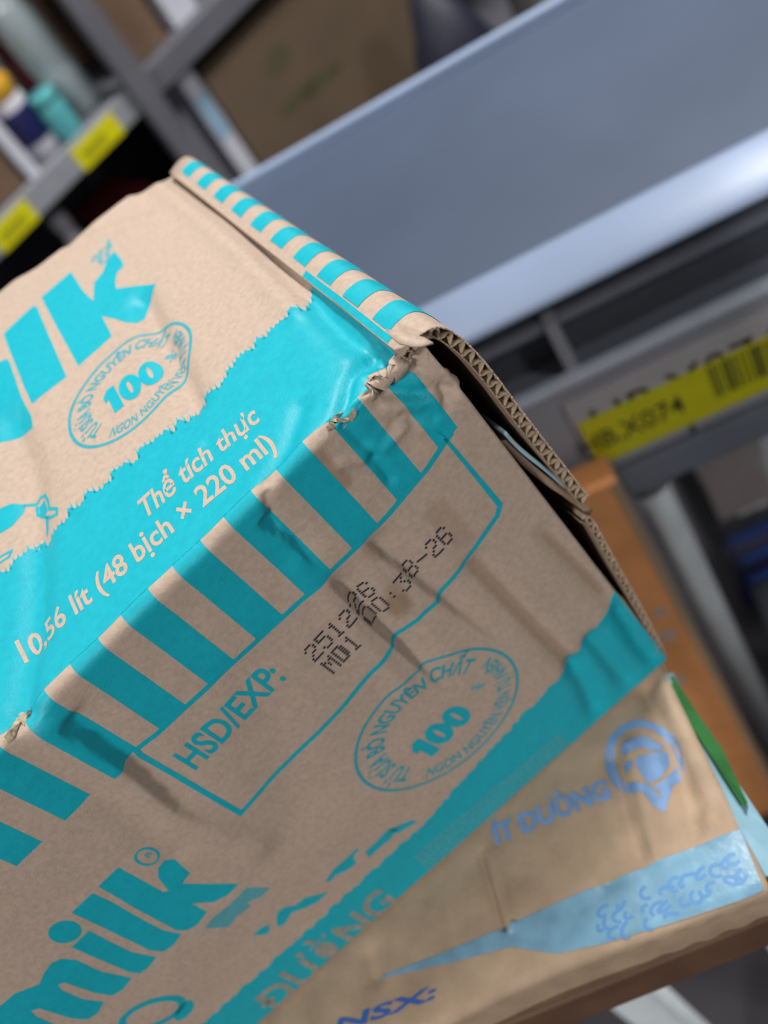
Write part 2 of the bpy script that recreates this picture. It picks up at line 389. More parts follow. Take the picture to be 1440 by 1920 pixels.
def print_on(name, m, tris, lift=.00005, parent=None, label=None):
    vs_, fs, idx = [], [], {}
    def vid(x, s):
        k = (round(x*1e6), round(s*1e6))
        if k not in idx: idx[k] = len(vs_); vs_.append(on_surface(x, s, lift))
        return idx[k]
    X0, X1, S0, S1 = GX[0], GX[-1], GS[0], GS[-1]
    for t in tris:
        P = [(float(p[0]), float(p[1])) for p in t]
        a2 = (P[1][0]-P[0][0])*(P[2][1]-P[0][1])-(P[2][0]-P[0][0])*(P[1][1]-P[0][1])
        if abs(a2) < 1e-13: continue
        if a2 < 0: P = P[::-1]
        if max(p[0] for p in P) > X1: P = clip(P, 0, X1, True)
        if P and min(p[0] for p in P) < X0: P = clip(P, 0, X0, False)
        if P and min(p[1] for p in P) < S0: P = clip(P, 1, S0, False)
        if len(P) < 3: continue
        xa, xz = min(p[0] for p in P), max(p[0] for p in P)
        i0 = int(np.searchsorted(GX, xa, 'right')); i1 = int(np.searchsorted(GX, xz, 'left'))
        cols = []; rest = P
        for i in range(i0, i1):
            l = clip(rest, 0, GX[i], True); rest = clip(rest, 0, GX[i], False)
            if len(l) >= 3: cols.append(l)
            if len(rest) < 3: break
        if len(rest) >= 3: cols.append(rest)
        for c in cols:
            sa, sz = min(p[1] for p in c), max(p[1] for p in c)
            j0 = int(np.searchsorted(GS, sa, 'right')); j1 = int(np.searchsorted(GS, sz, 'left')); rest = c; cells = []
            for j in range(j0, j1):
                l = clip(rest, 1, GS[j], True); rest = clip(rest, 1, GS[j], False)
                if len(l) >= 3: cells.append(l)
                if len(rest) < 3: break
            if len(rest) >= 3: cells.append(rest)
            for q in cells:
              cx_ = sum(p[0] for p in q)/len(q); cs_ = sum(p[1] for p in q)/len(q)
              i = min(NX-2, max(0, int(np.searchsorted(GX, cx_, 'right'))-1)); j = min(NS-2, max(0, int(np.searchsorted(GS, cs_, 'right'))-1))
              kx, ks = 1/(GX[i+1]-GX[i]), 1/(GS[j+1]-GS[j]); g = [((p[0]-GX[i])*kx-(p[1]-GS[j])*ks, p) for p in q]
              halves = []
              for sg in (1, -1):
                h = []
                for a_, b_ in zip(g, g[1:]+g[:1]):
                    if a_[0]*sg >= -1e-9: h.append(a_[1])
                    if a_[0]*b_[0] < 0 and abs(a_[0]) > 1e-9 and abs(b_[0]) > 1e-9:
                        t = a_[0]/(a_[0]-b_[0]); h.append((a_[1][0]+(b_[1][0]-a_[1][0])*t, a_[1][1]+(b_[1][1]-a_[1][1])*t))
                if len(h) >= 3: halves.append(h)
              for q in halves:
                f = []
                for p in q:
                    v = vid(*p)
                    if v not in f: f.append(v)
                if len(f) >= 3: fs.append(f)
    o = mesh_obj(name, vs_, fs, m, None, True)
    put(o, parent or body)
    if parent is None: o.matrix_parent_inverse = body.matrix_world.inverted() if False else Matrix.Identity(4)
    if label: o['label'] = label
    return o
def affine_text(s, face, A, B, C, bold=0.0):
    tr, w = duong('', bold) if s == 'ĐƯỜNG' else text_tris(s, bold); a, b, c = P2(face, [A, B, C]); X = (b-a)/w; Y = c-a
    return [np.array([a+X*p[0]+Y*p[1] for p in t]) for t in tr]
def tr_px(face, pts): return poly_tris(P2(face, pts))
Z1 = lambda pts, k, ox, oy: [(ox+p[0]*k, oy+p[1]*k) for p in pts]

# stripes over the long edge
X0S, PER, WBR = -.1757, .0242, .0113
SE = -.0475
def stripe_end(x): return -.0495+.006*sstep((x+.06)/.05)+.003*sstep((x+.03)/.02)
for k in range(-6, 7):
    xa = X0S+k*PER+WBR; xz = X0S+(k+1)*PER
    if k == 6: xa, xz = -.0196, -.0095
    if k == 5: xa, xz = -.0435, -.0305
    e0, e1 = stripe_end(xa), stripe_end(xz); sl = .0012
    if k < 0: sl = .0
    q = [(xa+sl, .0045), (xz+sl, .0045), (xz, e1), (xa, e0)]
    print_on('printed_stripe', MT, [np.array([q[0], q[1], q[2]]), np.array([q[0], q[2], q[3]])])
# ragged turquoise band on the lid panel
edge = P2('t', [(-150, 1205), (0, 1071), (100, 985), (194, 900), (280, 835), (362, 768), (440, 690), (520, 612), (560, 580), (582, 560), (590, 505)])
tr = []
xs = np.arange(-.30, -.001, .0022); ex = [p[0] for p in edge]; ey = [p[1] for p in edge]
rr = random.Random(3); prev = None
for x in xs:
    yv = float(np.interp(x, ex[:9], ey[:9])); yv += rr.choice((-.0032, -.0014, .0004, .0022))*rr.uniform(.6, 1.2)
    if x > -.018: yv = ey[8]+.019*sstep((x+.018)/.014)+rr.uniform(-.001, .001)
    if prev:
        (xp, yp) = prev
        tr += [np.array([(xp, .0040), (x, .0040), (x, yv)]), np.array([(xp, .0040), (x, yv), (xp, yp)])]
        xm = (xp+x)/2; hgt = rr.uniform(.001, .0032)            # tufts
        tr += [np.array([(xm-.0006, min(yp, yv)), (xm+.0006, min(yp, yv)), (xm+.0005, max(yp, yv)+hgt)])]
    prev = (x, yv)
tr += [np.array([(xs[-1], .0040), (0, .0040), (0, prev[1])]), np.array([(xs[-1], .004), (0, prev[1]), prev])]
print_on('printed_band', MT, tr, label='wide turquoise band with a ragged grassy edge')
# expiry frame
fr_in = P2('f', [(827, 813), (938, 947), (933, 968), (882, 1042), (827, 1125), (798, 1148), (740, 1208), (640, 1329), (452, 1525), (266, 1422)])
top_ln = [(x, stripe_end(x)) for x in np.linspace(-.1765, -.0135, 24)]
print_on('printed_frame', MT, line_tris([np.array(p) for p in top_ln]+[np.array(p) for p in fr_in], .0024, True), .0001, label='thin turquoise frame round the expiry date')
# bottom band on the front panel
eb = P2('f', [(150, 2125), (270, 2018), (400, 1901), (600, 1722), (789, 1551), (935, 1390), (1010, 1310), (1073, 1246), (1105, 1190), (1140, 1150), (1152, 1112)])
tr = []; prev = None; rr = random.Random(9)
bx = [p[0] for p in eb]; by = [p[1] for p in eb]
for x in np.arange(-LB, .0001, .0024):
    yv = float(np.interp(x, bx, by))+rr.uniform(-.0012, .0012)
    if prev: tr += [np.array([(prev[0], -HB+.0005), (x, -HB+.0005), (x, yv)]), np.array([(prev[0], -HB+.0005), (x, yv), prev])]
    prev = (x, yv)
print_on('printed_band', MT, tr, label='turquoise band along the bottom edge')
print_on('printed_lettering', mat('kraft_worn_print', (.30, .29, .25), .7, noise_amt=.2, scale=300), affine_text('ĐƯỜNG', 'f', (520, 1893), (748, 1690), (474, 1872), .02), .00014, label='bare kraft capitals in the turquoise bottom band')
rr = random.Random(5); tr = []
a, b, c, d = P2('f', [(800, 1640), (1085, 1395), (1055, 1366), (770, 1610)])
for row in range(5):
    u = 0.02
    while u < .97:
        w = rr.uniform(.012, .03); v0 = (row+.2)/5; v1 = v0+.11
        f_ = lambda uu, vv: (a*(1-uu)+b*uu)*(1-vv)+(d*(1-uu)+c*uu)*vv
        tr += [np.array([f_(u, v0), f_(u+w, v0), f_(u+w, v1)]), np.array([f_(u, v0), f_(u+w, v1), f_(u, v1)])]; u += w+rr.uniform(.006, .014)
print_on('printed_small_print', MT2, tr, .00014, label='fine small print in the turquoise bottom band')
# words
print_on('printed_lettering', MKP, affine_text('Thể tích thực', 't', (270, 976), (487, 788), (257, 940), .022)+affine_text('10,56 lít (48 bịch × 220 ml)', 't', (38, 1238), (518, 836), (25, 1201), .022), .00014, label='volume in bare kraft letters on the turquoise band')
print_on('printed_lettering', MT, affine_text('HSD/EXP:', 'f', (366, 1445), (537, 1272), (322, 1418), .022), .0001, label='turquoise lettering HSD/EXP')
# dot matrix date
DOT = {'2': '01110 10001 00001 00110 01000 10000 11111', '5': '11111 10000 11110 00001 00001 10001 01110', '1': '00100 01100 00100 00100 00100 00100 01110', '6': '01110 10001 10000 11110 10001 10001 01110', 'M': '10001 11011 10101 10101 10001 10001 10001',
       'D': '11110 10011 10011 10011 10011 10011 11110', '0': '01110 10001 10001 10001 10001 10001 01110', ':': '00000 00000 00100 00000 00100 00000 00000', '3': '11111 00010 00100 00010 00001 10001 01110', '8': '01110 10001 10001 01110 10001 10001 01110', '-': '00000 00000 00000 11111 00000 00000 00000', ' ': '00000 '*7}
def dots(s, A, B, C):
    a, b, c = P2('f', [A, B, C]); n = len(s)*6-1; X = (b-a)/n; Y = (c-a)/7; out = []
    for k, ch in enumerate(s):
        for r, row in enumerate(DOT[ch].split()):
            for q, bit in enumerate(row):
                if bit == '1':
                    o = a+X*(k*6+q+.5)+Y*(6.5-r); e = X*.52+Y*.10; f_ = Y*.34-X*.16
                    out += [np.array([o-e-f_, o+e-f_, o+e+f_]), np.array([o-e-f_, o+e+f_, o-e+f_])]
    return out
print_on('date_code', MBK, dots('251226', (591, 1242), (710, 1112), (565, 1221))+dots('MD1 00:38-26', (626, 1265), (853, 1008), (599, 1245)), .00014, label='black dot matrix date code')
# seals
def hundred(face, A, B, C):
    a, b, c = P2(face, [A, B, C]); X = (b-a)/2.42; Y = c-a; out = []
    f = lambda p: a+X*p[0]+Y*p[1]
    out += [np.array([f(p) for p in t]) for t in poly_tris([(.12, 0), (.55, 0), (.55, 1), (.22, 1), (-.02, .78), (-.02, .52), (.14, .60)])]
    for cx in (1.06, 1.95):
        n = 28
        for i in range(n):
            t0, t1 = 2*math.pi*i/n, 2*math.pi*(i+1)/n
            o = [(cx+.45*math.cos(t), .5+.52*math.sin(t)) for t in (t0, t1)]; q = [(cx+.085*math.cos(t), .5+.27*math.sin(t)) for t in (t0, t1)]
            out += [np.array([f(o[0]), f(o[1]), f(q[1])]), np.array([f(o[0]), f(q[1]), f(q[0])])]
    return out
def seal(face, ctr, ux, vy, A, B, C, pct):
    c, u0, u1, v0, v1 = P2(face, [ctr, ux[0], ux[1], vy[0], vy[1]])
    ua = (u1-u0)/2; va = (v0-v1)/2; c = (u0+u1+v0+v1)/4
    E = lambda r, th: c+ua*(r*math.cos(th))+va*(r*math.sin(th))
    tr1 = line_tris([E(1, 2*math.pi*i/96) for i in range(96)], .0015, True)
    tr2 = []
    for s, t0, t1, r0, r1, bold in (('TỪ SỮA BÒ NGUYÊN CHẤT', 3.62, .42, .66, .88, .028), ('NGON NGUYÊN VẸN TỰ NHIÊN', 3.95, 6.5, .91, .74, .02)):
        t_, w = text_tris(s, bold)
        for t in t_: tr2.append(np.array([E(r0+(r1-r0)*p[1], t0+(t1-t0)*p[0]/w) for p in t]))
    o = print_on('printed_seal', MT3, tr1+tr2, .0001, label='oval seal with lettering round its rim')
    print_on('printed_lettering', MT, hundred(face, A, B, C)+affine_text('%', face, *pct, .01), .00014, label='bold figure 100 percent inside the oval seal')
seal('f', (823, 1352), ((698, 1472), (950, 1229)), ((733, 1300), (900, 1402)), (806, 1423), (893, 1338), (764, 1404), ((892, 1300), (911, 1283), (881, 1293)))
seal('t', (246, 717), ((141, 822), (352, 612)), ((202, 668), (285, 772)), (211, 779), (312, 704), (191, 739), ((306, 673), (325, 656), (298, 660)))
# logo letters
k1 = .4444
LOGO = [[(500, 782), (600, 835), (690, 885), (712, 880), (668, 825), (668, 785), (695, 757), (740, 753), (803, 805), (770, 850), (880, 850), (1008, 848), (960, 895), (900, 925), (810, 932), (873, 965), (830, 1020), (790, 1042), (745, 1045), (600, 970), (415, 862)],
        [(390, 888), (470, 925), (600, 1000), (690, 1045), (765, 1058), (730, 1105), (690, 1134), (630, 1130), (540, 1085), (300, 968)],
        [(375, 1045), (450, 1085), (560, 1140), (660, 1158), (625, 1205), (590, 1228), (540, 1222), (300, 1112)],
        ell(273, 1048, 72, 47, 24, rot=-.12),
        [(165, 1268), (185, 1220), (215, 1178), (255, 1160), (320, 1166), (430, 1220), (555, 1248), (520, 1295), (475, 1322), (400, 1310), (270, 1262), (243, 1272), (258, 1292), (350, 1335), (440, 1348), (410, 1395), (370, 1420), (300, 1415), (165, 1370), (130, 1380), (150, 1402), (250, 1448), (330, 1500), (-60, 1500), (-60, 1400), (0, 1362), (60, 1310)]]
for g in LOGO: print_on('printed_logo_letter', MT, tr_px('f', Z1(g, k1, 0, 1280)))
print_on('printed_mark', MT, line_tris(P2('f', Z1(ell(622, 738, 50, 33, 28), k1, 0, 1280)), .0011, True)+affine_text('R', 'f', (279, 1611), (287, 1602), (270, 1605), .01), .0001, label='small registered mark')
print_on('printed_tag', MT2, tr_px('f', Z1([(1040, 862), (1135, 862), (1105, 900), (1040, 925), (1060, 940), (1000, 985), (960, 1030), (860, 1035), (900, 985), (960, 940)], k1, 0, 1280)))
print_on('printed_small_oval', MT, line_tris(P2('f', ell(285, 1900, 60, 22, 40, rot=-.35)), .0035, True)+tr_px('f', ell(345, 1895, 24, 12, 16, rot=-.8)), .0001)
COW = [[(540, 700), (580, 640), (640, 590), (690, 540), (705, 540), (672, 585), (690, 615), (640, 650), (590, 670), (560, 705)],
       [(305, 900), (310, 850), (345, 825), (400, 815), (440, 780), (555, 752), (500, 800), (440, 830), (380, 850), (345, 905), (315, 922)],
       [(190, 965), (230, 925), (265, 912), (275, 935), (250, 958)], [(730, 560), (790, 500), (840, 450), (890, 440), (860, 490), (800, 540), (750, 585)], [(840, 450), (960, 405), (985, 415), (930, 445), (890, 470)]]
print_on('printed_cow', MT, sum((tr_px('f', Z1(g, .389, 400, 1380)) for g in COW), []), .0001, label='turquoise patches of a printed cow')
k2 = 1/3
LOGO2 = [[(640, 570), (685, 625), (690, 655), (655, 690), (645, 740), (650, 780), (760, 765), (880, 755), (835, 810), (800, 860), (785, 930), (755, 965), (705, 970), (640, 950), (570, 935), (625, 1045), (440, 1220), (235, 835), (395, 685), (470, 800), (522, 850), (528, 745), (575, 690), (600, 610)],
         [(190, 880), (215, 895), (375, 1280), (180, 1435), (20, 1040)], [(-260, 1400), (0, 1195), (40, 1180), (60, 1205), (140, 1440), (175, 1500), (180, 1560), (100, 1590), (0, 1640), (-120, 1760)]]
for g in LOGO2: print_on('printed_logo_letter', MT, tr_px('t', Z1(g, k2, 0, 280)))
print_on('printed_mark', MT2, line_tris(P2('t', [(170, 490), (178, 478), (188, 482), (186, 470), (200, 462), (202, 448), (206, 460), (198, 474), (204, 482), (190, 492), (182, 486)]), .0022, False), .0001)
print_on('printed_cow', MT, tr_px('t', [(-40, 1000), (0, 952), (20, 942), (40, 940), (36, 958), (20, 985), (0, 1000), (-30, 1020)])+line_tris(P2('t', [(36, 942), (56, 936), (64, 924), (76, 922), (84, 935), (86, 950), (104, 952), (104, 962), (90, 966), (74, 962), (58, 956), (56, 940)]), .0014)+tr_px('t', [(60, 942), (74, 930), (82, 950), (76, 958), (62, 955)])+tr_px('t', [(76, 962), (84, 964), (82, 990), (76, 1000)])+line_tris(P2('t', [(0, 1045), (20, 1032), (16, 1044), (0, 1056)]), .0012)+line_tris(P2('t', [(44, 1036), (60, 1016), (70, 1010), (66, 1030)]), .0012), .0001, label='turquoise patches of a printed cow')
# torn bits
def torn(name, face, pts, h, seed, m=MTORN):
    rr = random.Random(seed); xs_ = P2(face, pts); vs_, fs = [], []
    for i, p in enumerate(xs_):
        a = on_surface(p[0], p[1], .0001); b = on_surface(p[0]+rr.uniform(-.001, .001), p[1]+rr.uniform(.0005, .0018), h*rr.uniform(.6, 1.3)); c = on_surface(p[0], p[1]-rr.uniform(.0008, .0018), .0002+h*rr.uniform(.1, .4))
        vs_ += [a, b, c]
        if i: k = 3*i; fs += [(k-3, k, k+1, k-2), (k-2, k+1, k+2, k-1)]
    o = mesh_obj(name, vs_, fs, m); put(o, carton)
    md_ = o.modifiers.new('thick', 'SOLIDIFY'); md_.thickness = .0004
    return o
torn('torn_paper', 'f', [(616, 806), (618, 796), (625, 789), (634, 787), (644, 789), (652, 787), (660, 788), (666, 780), (668, 776)], .0016, 1)
torn('torn_paper', 'f', [(615, 800), (622, 803), (626, 796)], .002, 4)
print_on('bared_kraft', MTORN, tr_px('f', [(2, 1388), (6, 1364), (20, 1345), (38, 1334), (48, 1336), (44, 1350), (38, 1362), (34, 1375), (30, 1385), (24, 1396), (12, 1400)]), .00014, label='torn spot of bare kraft on the long edge')
torn('torn_paper', 'f', [(44, 1364), (36, 1352), (40, 1340), (48, 1334)], .0018, 2)
torn('torn_paper', 'f', [(14, 1392), (22, 1384), (32, 1360), (36, 1345)], .0022, 6)
print_on('bared_kraft', MKP, tr_px('f', [(707, 690), (712, 678), (722, 664), (738, 655), (760, 652), (790, 655), (812, 664), (815, 690), (795, 712), (770, 704), (745, 698), (720, 694)]), .00014, label='crumpled bare kraft at the crushed corner')

# --- corrugated end flaps
TB = .0046
def smooth_path(pts, step):
    pts = [np.array(p, float) for p in pts]; P_ = [2*pts[0]-pts[1]]+pts+[2*pts[-1]-pts[-2]]; out = []
    for i in range(1, len(P_)-2):
        for k in range(24):
            t = k/24; a, b, c, d = P_[i-1:i+3]
            out.append(.5*((2*b)+(-a+c)*t+(2*a-5*b+4*c-d)*t*t+(-a+3*b-3*c+d)*t**3))
    out.append(pts[-1]); out = np.array(out); L = np.r_[0, np.cumsum(np.linalg.norm(np.diff(out, axis=0), axis=1))]
    n = int(L[-1]/step)+1; q = np.linspace(0, L[-1], n)
    return np.stack([np.interp(q, L, out[:, 0]), np.interp(q, L, out[:, 1])], 1), q
def corr_flap(name, pts, y0, y1, taper, parent, crush=None, label=None, t=TB, per=.0063, seed=1):
    path, q = smooth_path(pts, .0004); tan = np.gradient(path, axis=0); tan /= np.linalg.norm(tan, axis=1, keepdims=True)
    nor = np.stack([-tan[:, 1], tan[:, 0]], 1)
    flap = None; rr = random.Random(seed)
    ys = [y0, y0+.0015, y0+.004, y0+.01]+list(np.linspace(y0+.02, y1, 14))
    jit = [rr.uniform(-.0004, .0004) for _ in q]
    def sheet(nm, off, m, par, thick, sol=0):
        vs_, fs = [], []; n = len(q)
        for a, y in enumerate(ys):
            for i in range(n):
                tt = t*(crush(q[i]/q[-1]) if crush else 1)
                o_ = off(q[i])*tt; p = path[i]+nor[i]*o_
                x = p[0]*(1-taper*(y-y0)/(y1-y0)) if p[0] > 0 else p[0]
                vs_.append(loc2w(x, y+(jit[i] if a == 0 else 0), p[1]+.0010*noise.noise(Vector((q[i]*40, y*30, 2)))+.145*0))
        for a in range(len(ys)-1):
            for i in range(n-1): fs.append((a*n+i, a*n+i+1, (a+1)*n+i+1, (a+1)*n+i))
        o = mesh_obj(nm, vs_, fs, m, None, True)
        if par is carton: put(o, carton)
        else: o.parent = par
        md_ = o.modifiers.new('paper', 'SOLIDIFY'); md_.thickness = thick; md_.offset = 0
        return o
    flap = sheet(name, lambda s: .5, MK, carton, .00055)
    if label: flap['label'] = label
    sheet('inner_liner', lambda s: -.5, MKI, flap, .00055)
    sheet('fluting', lambda s: .43*math.copysign(abs(math.sin(2*math.pi*s/per))**.55, math.sin(2*math.pi*s/per)), MFL, flap, .00065)
    return flap, path, nor, q
UP = [(-.0088, -.0022), (-.001, -.0009), (.0048, -.0030), (.0080, -.0105), (.0098, -.020), (.0107, -.034), (.0112, -.066), (.0127, -.1175)]
flap, fpath, fnor, fq = corr_flap('end_flap', UP, .0005, WB-.004, .35, carton, label='kraft end flap folded over the open end, corrugated edge showing', crush=lambda r: .62+.38*sstep((r-.05)/.12))
LO = [(-.001, -.2405), (.0015, -.222), (.0045, -.19), (.0068, -.160), (.0088, -.138), (.0092, -.129), (.0075, -.1245)]
corr_flap('end_flap', [(-p[0]*-1, p[1]) for p in LO][::-1], .0005, WB-.004, .2, carton, label='lower kraft end flap with crushed corrugated edge', t=.0036, per=.0062, crush=lambda r: .8, seed=3)
# stripes printed on the outer flap
fl_n = len(fq)
for k in range(10):
    ya = .0155+k*.0242; yz = ya+.0128
    if yz > WB-.006: break
    q0, q1 = .0038, .036; vs_, fs = [], []
    ii = [i for i in range(fl_n) if q0 <= fq[i] <= q1]
    yy = np.linspace(ya, yz, 6)
    for y in yy:
        for i in ii:
            tt = TB*(.62+.38*sstep((fq[i]/fq[-1]-.05)/.12)); p = fpath[i]+fnor[i]*(tt*.5+.00045)
            x = p[0]*(1-.35*(y-.0005)/(WB-.0045)) if p[0] > 0 else p[0]
            vs_.append(loc2w(x, y, p[1]+.0010*noise.noise(Vector((fq[i]*40, y*30, 2)))))
    n = len(ii)
    for a in range(5):
        for i in range(n-1): fs.append((a*n+i, a*n+i+1, (a+1)*n+i+1, (a+1)*n+i))
    o = mesh_obj('printed_stripe', vs_, fs, MT, None, True); o.parent = flap
vs_, fs = [], []; ii = [i for i in range(fl_n) if .0004 <= fq[i] <= .0036]; yy = np.linspace(.012, .086, 20)
for y in yy:
    for i in ii:
        tt = TB*(.62+.38*sstep((fq[i]/fq[-1]-.05)/.12)); p = fpath[i]+fnor[i]*(tt*.5+.0004); vs_.append(loc2w(p[0], y, p[1]+.0010*noise.noise(Vector((fq[i]*40, y*30, 2)))))
n = len(ii)
for a in range(19):
    for i in range(n-1): fs.append((a*n+i, a*n+i+1, (a+1)*n+i+1, (a+1)*n+i))
o = mesh_obj('printed_band', vs_, fs, MT, None, True); o.parent = flap
# torn front lip of the flap and inner flap with a sliver of pale blue pouch
def strip(name, m, pts, y0, y1, thick, ny=6, label=None, par=carton):
    path, q = smooth_path(pts, .002); vs_, fs = [], []; n = len(path); ys = np.linspace(y0, y1, ny)
    for y in ys:
        for p in path: vs_.append(loc2w(p[0], y, p[1]))
    for a in range(ny-1):
        for i in range(n-1): fs.append((a*n+i, a*n+i+1, (a+1)*n+i+1, (a+1)*n+i))
    o = mesh_obj(name, vs_, fs, m, None, True)
    if par: put(o, par)
    md_ = o.modifiers.new('paper', 'SOLIDIFY'); md_.thickness = thick; md_.offset = 0
    if label: o['label'] = label
    return o
inn = [hity(*p, .004) for p in ((948, 826), (985, 868), (1030, 905), (1075, 935), (1108, 962))]
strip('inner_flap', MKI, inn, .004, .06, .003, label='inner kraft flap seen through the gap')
pou = [hity(*p, .003) for p in ((947, 812), (965, 832), (992, 856), (1030, 886), (1062, 914))]
MPOUCH = mat('pouch_film', (0.33, 0.50, 0.58), .25, noise_amt=.1, scale=40)
pe = strip('milk_pouch', MPOUCH, pou, .003, .09, .0016, par=None)
tag(pe, 'pale blue plastic milk pouch showing through the gap at the torn carton end', 'pouch')
lip = [(722, 617), (733, 631), (748, 643), (775, 649), (790, 648), (812, 642), (795, 632), (766, 624), (745, 620)]
vs_ = [loc2w(*hitz(*p, z), z) for p, z in zip(lip, (.0058, .0052, .0046, .0036, .003, .0022, .0026, .0036, .005))]; fs = [(0, 1, 8), (1, 2, 7, 8), (2, 3, 7), (3, 4, 6, 7), (4, 5, 6)]
tl = mesh_obj('torn_lip', vs_, fs, MK, None, True); put(tl, carton); md_ = tl.modifiers.new('paper', 'SOLIDIFY'); md_.thickness = .0008

# ------------------------------------------------------------------ the flat carton underneath
MK2 = mat('kraft_lower', (0.40, 0.295, 0.205), .75, noise_amt=.14, scale=60, bump=.15, bscale=500, spec=.3, stretch=(1, 1, 1))
MBT = mat('blue_tape', (0.17, 0.345, 0.48), .35, noise_amt=.15, scale=90, bump=.25, bscale=120)
MBI = mat('blue_ink', (0.17, 0.31, 0.56), .6, noise_amt=.1, scale=200)
MBI2 = mat('dark_blue_ink', (0.03, 0.12, 0.42), .6, noise_amt=.1)
MGR = mat('green_ink', (0.035, 0.17, 0.045), .5, noise_amt=.15, scale=80)
MPB = mat('pale_blue_ink', (0.30, 0.53, 0.66), .5, noise_amt=.1, scale=80)
ZT = ZREST-.0005
LC = Frame((.0262, .1655), -.286)              # origin: right front corner of the lid
fl_c = empty('shallow_carton', LC.p(-.22, .10, .862)); tag(fl_c, 'shallow kraft carton with blue tape and blue print, lying under the milk carton', 'carton')
ZB0 = .862; DC = .20
CREASES2 = []
for a_, b_, A_, w_ in (((905, 1600), (945, 1738), -.0022, .0022), ((918, 1598), (958, 1735), .0016, .0025), ((1215, 1290), (1310, 1500), -.0032, .006), ((1150, 1420), (1200, 1600), -.0026, .005), ((1180, 1400), (1225, 1590), .0022, .005), ((1255, 1400), (1300, 1560), -.002, .004), ((1240, 1290), (1340, 1540), .0025, .005), ((690, 1790), (700, 1830), -.002, .004), ((1100, 1540), (1140, 1650), -.0012, .005)):
    p, q = LC.inv(onz(*a_, ZT)), LC.inv(onz(*b_, ZT)); CREASES2.append((p[:2], q[:2], A_*1.7, w_))
def lid_h(u, d):
    h = .0012*noise.noise(Vector((u*25, d*25, 9.3)))
    for (p, q, A, w) in CREASES2:
        e = (q[0]-p[0], q[1]-p[1]); L2 = e[0]**2+e[1]**2; t = min(1, max(0, ((u-p[0])*e[0]+(d-p[1])*e[1])/L2)); r = math.hypot(u-p[0]-e[0]*t, d-p[1]-e[1]*t)
        h += A*math.exp(-(r/w)**2)
    return h-.0012
def lidpt(u, d, lift=0.0):
    """wrap over the front edge: d>=0 lid, d<0 front side going down"""
    r = .006
    edge_wave = .004*noise.noise(Vector((u*14, 3.3, 0)))
    if d >= r: return LC.p(u, d+edge_wave*math.exp(-d/.02), ZT+min(0.0, lid_h(u, d)) if d > .14 else ZT+lid_h(u, d)*1.0+lift-0.0)
    if d > -r:
        th = (d+r)/(2*r)*math.pi/2; return LC.p(u, r-(r+lift)*math.cos(th)+edge_wave, ZT-r+(r+lift)*math.sin(th)+lid_h(u, r)*math.sin(th))
    wv = .0006*math.sin(u*420)*math.exp(-((u+.03)/.035)**2)
    return LC.p(u, -lift+edge_wave+wv, ZT+d)
us = np.linspace(-.46, 0, 150); ds = np.array(lines((ZB0-ZT, -.006, .0025), (-.006, .006, .0015), (.006, .15, .0025), (.15, DC, .012)))
vs_, fs = [], []
for u in us:
    for d in ds: vs_.append(lidpt(u, d))
n = len(ds)
for i in range(len(us)-1):
    for j in range(n-1): fs.append((i*n+j, (i+1)*n+j, (i+1)*n+j+1, i*n+j+1))
b = len(vs_)
vs_ += [LC.p(us[0], DC, ZB0), LC.p(us[-1], DC, ZB0)]
fs += [tuple([j for j in range(n)][::-1]+[b])[::-1], tuple([(len(us)-1)*n+j for j in range(n)]+[b+1])]
fs.append((b, b+1, (len(us)-1)*n, 0)); fs.append(tuple([i*n+n-1 for i in range(len(us))]+[b+1, b]))
lb = mesh_obj('body', vs_, fs, MK2, None, True); put(lb, fl_c)
def lid_print(name, m, tris, lift=.00025, label=None, sub=.003):
    vs_, fs = [], []
    def split(t):
        e = [np.linalg.norm(t[(k+1) % 3]-t[k]) for k in range(3)]; k = int(np.argmax(e))
        if e[k] < sub: return [t]
        m_ = (t[k]+t[(k+1) % 3])/2; return split(np.array([t[k], m_, t[(k+2) % 3]]))+split(np.array([m_, t[(k+1) % 3], t[(k+2) % 3]]))
    for t in tris:
        for q in split(np.array(t)):
            k = len(vs_); vs_ += [lidpt(p[0], p[1], 0)+np.array([0, 0, lift])*(1 if p[1] > .0 else .3)-LC.B*lift*(0 if p[1] > .006 else 1) for p in q]; fs.append((k, k+1, k+2))
    o = mesh_obj(name, vs_, fs, m, None, True); o.parent = lb
    if label: o['label'] = label
    return o
L2 = lambda pts: [np.array(LC.inv(onz(*p, ZT))[:2]) for p in pts]
lid_print('blue_tape', MBT, poly_tris(L2([(1386, 1552), (1250, 1606), (1090, 1672), (930, 1746), (690, 1836), (860, 1800), (960, 1778), (1040, 1793), (1130, 1776), (1290, 1722), (1410, 1682), (1432, 1668)])), label='blue sealing tape along the front edge')
rr = random.Random(11); tr = []
for row, (s0, s1) in enumerate((((1125, 1712), (1385, 1610)), ((1120, 1740), (1400, 1640)), ((1150, 1756), (1290, 1706)))):
    for k in range(16 if row < 2 else 7):
        t = (k+.5)/16 if row < 2 else (k+.5)/7; c0 = L2([(s0[0]+(s1[0]-s0[0])*t+rr.uniform(-4, 4), s0[1]+(s1[1]-s0[1])*t+rr.uniform(-5, 5))])[0]
        if rr.random() < .3: continue
        w = rr.uniform(.0022, .0042); h = rr.uniform(.0012, .0028); ro = rr.uniform(-.6, .9)
        tr += line_tris([np.array(q) for q in ell(c0[0], c0[1], w, h, 12, rr.uniform(0, 2), rr.uniform(4, 6.2), ro)], .0017)
lid_print('tape_print', MBI2 if False else mat('tape_ink', (0.085, 0.25, 0.50), .5, noise_amt=.1), tr, .0003, label='smudged blue letters on the tape')
bub = L2([(1203+64*math.cos(t), 1420+66*math.sin(t)) for t in np.linspace(2.35, 2.35+4.9, 40)]+[(1248, 1478), (1240, 1510), (1232, 1506), (1215, 1482), (1190, 1478)])
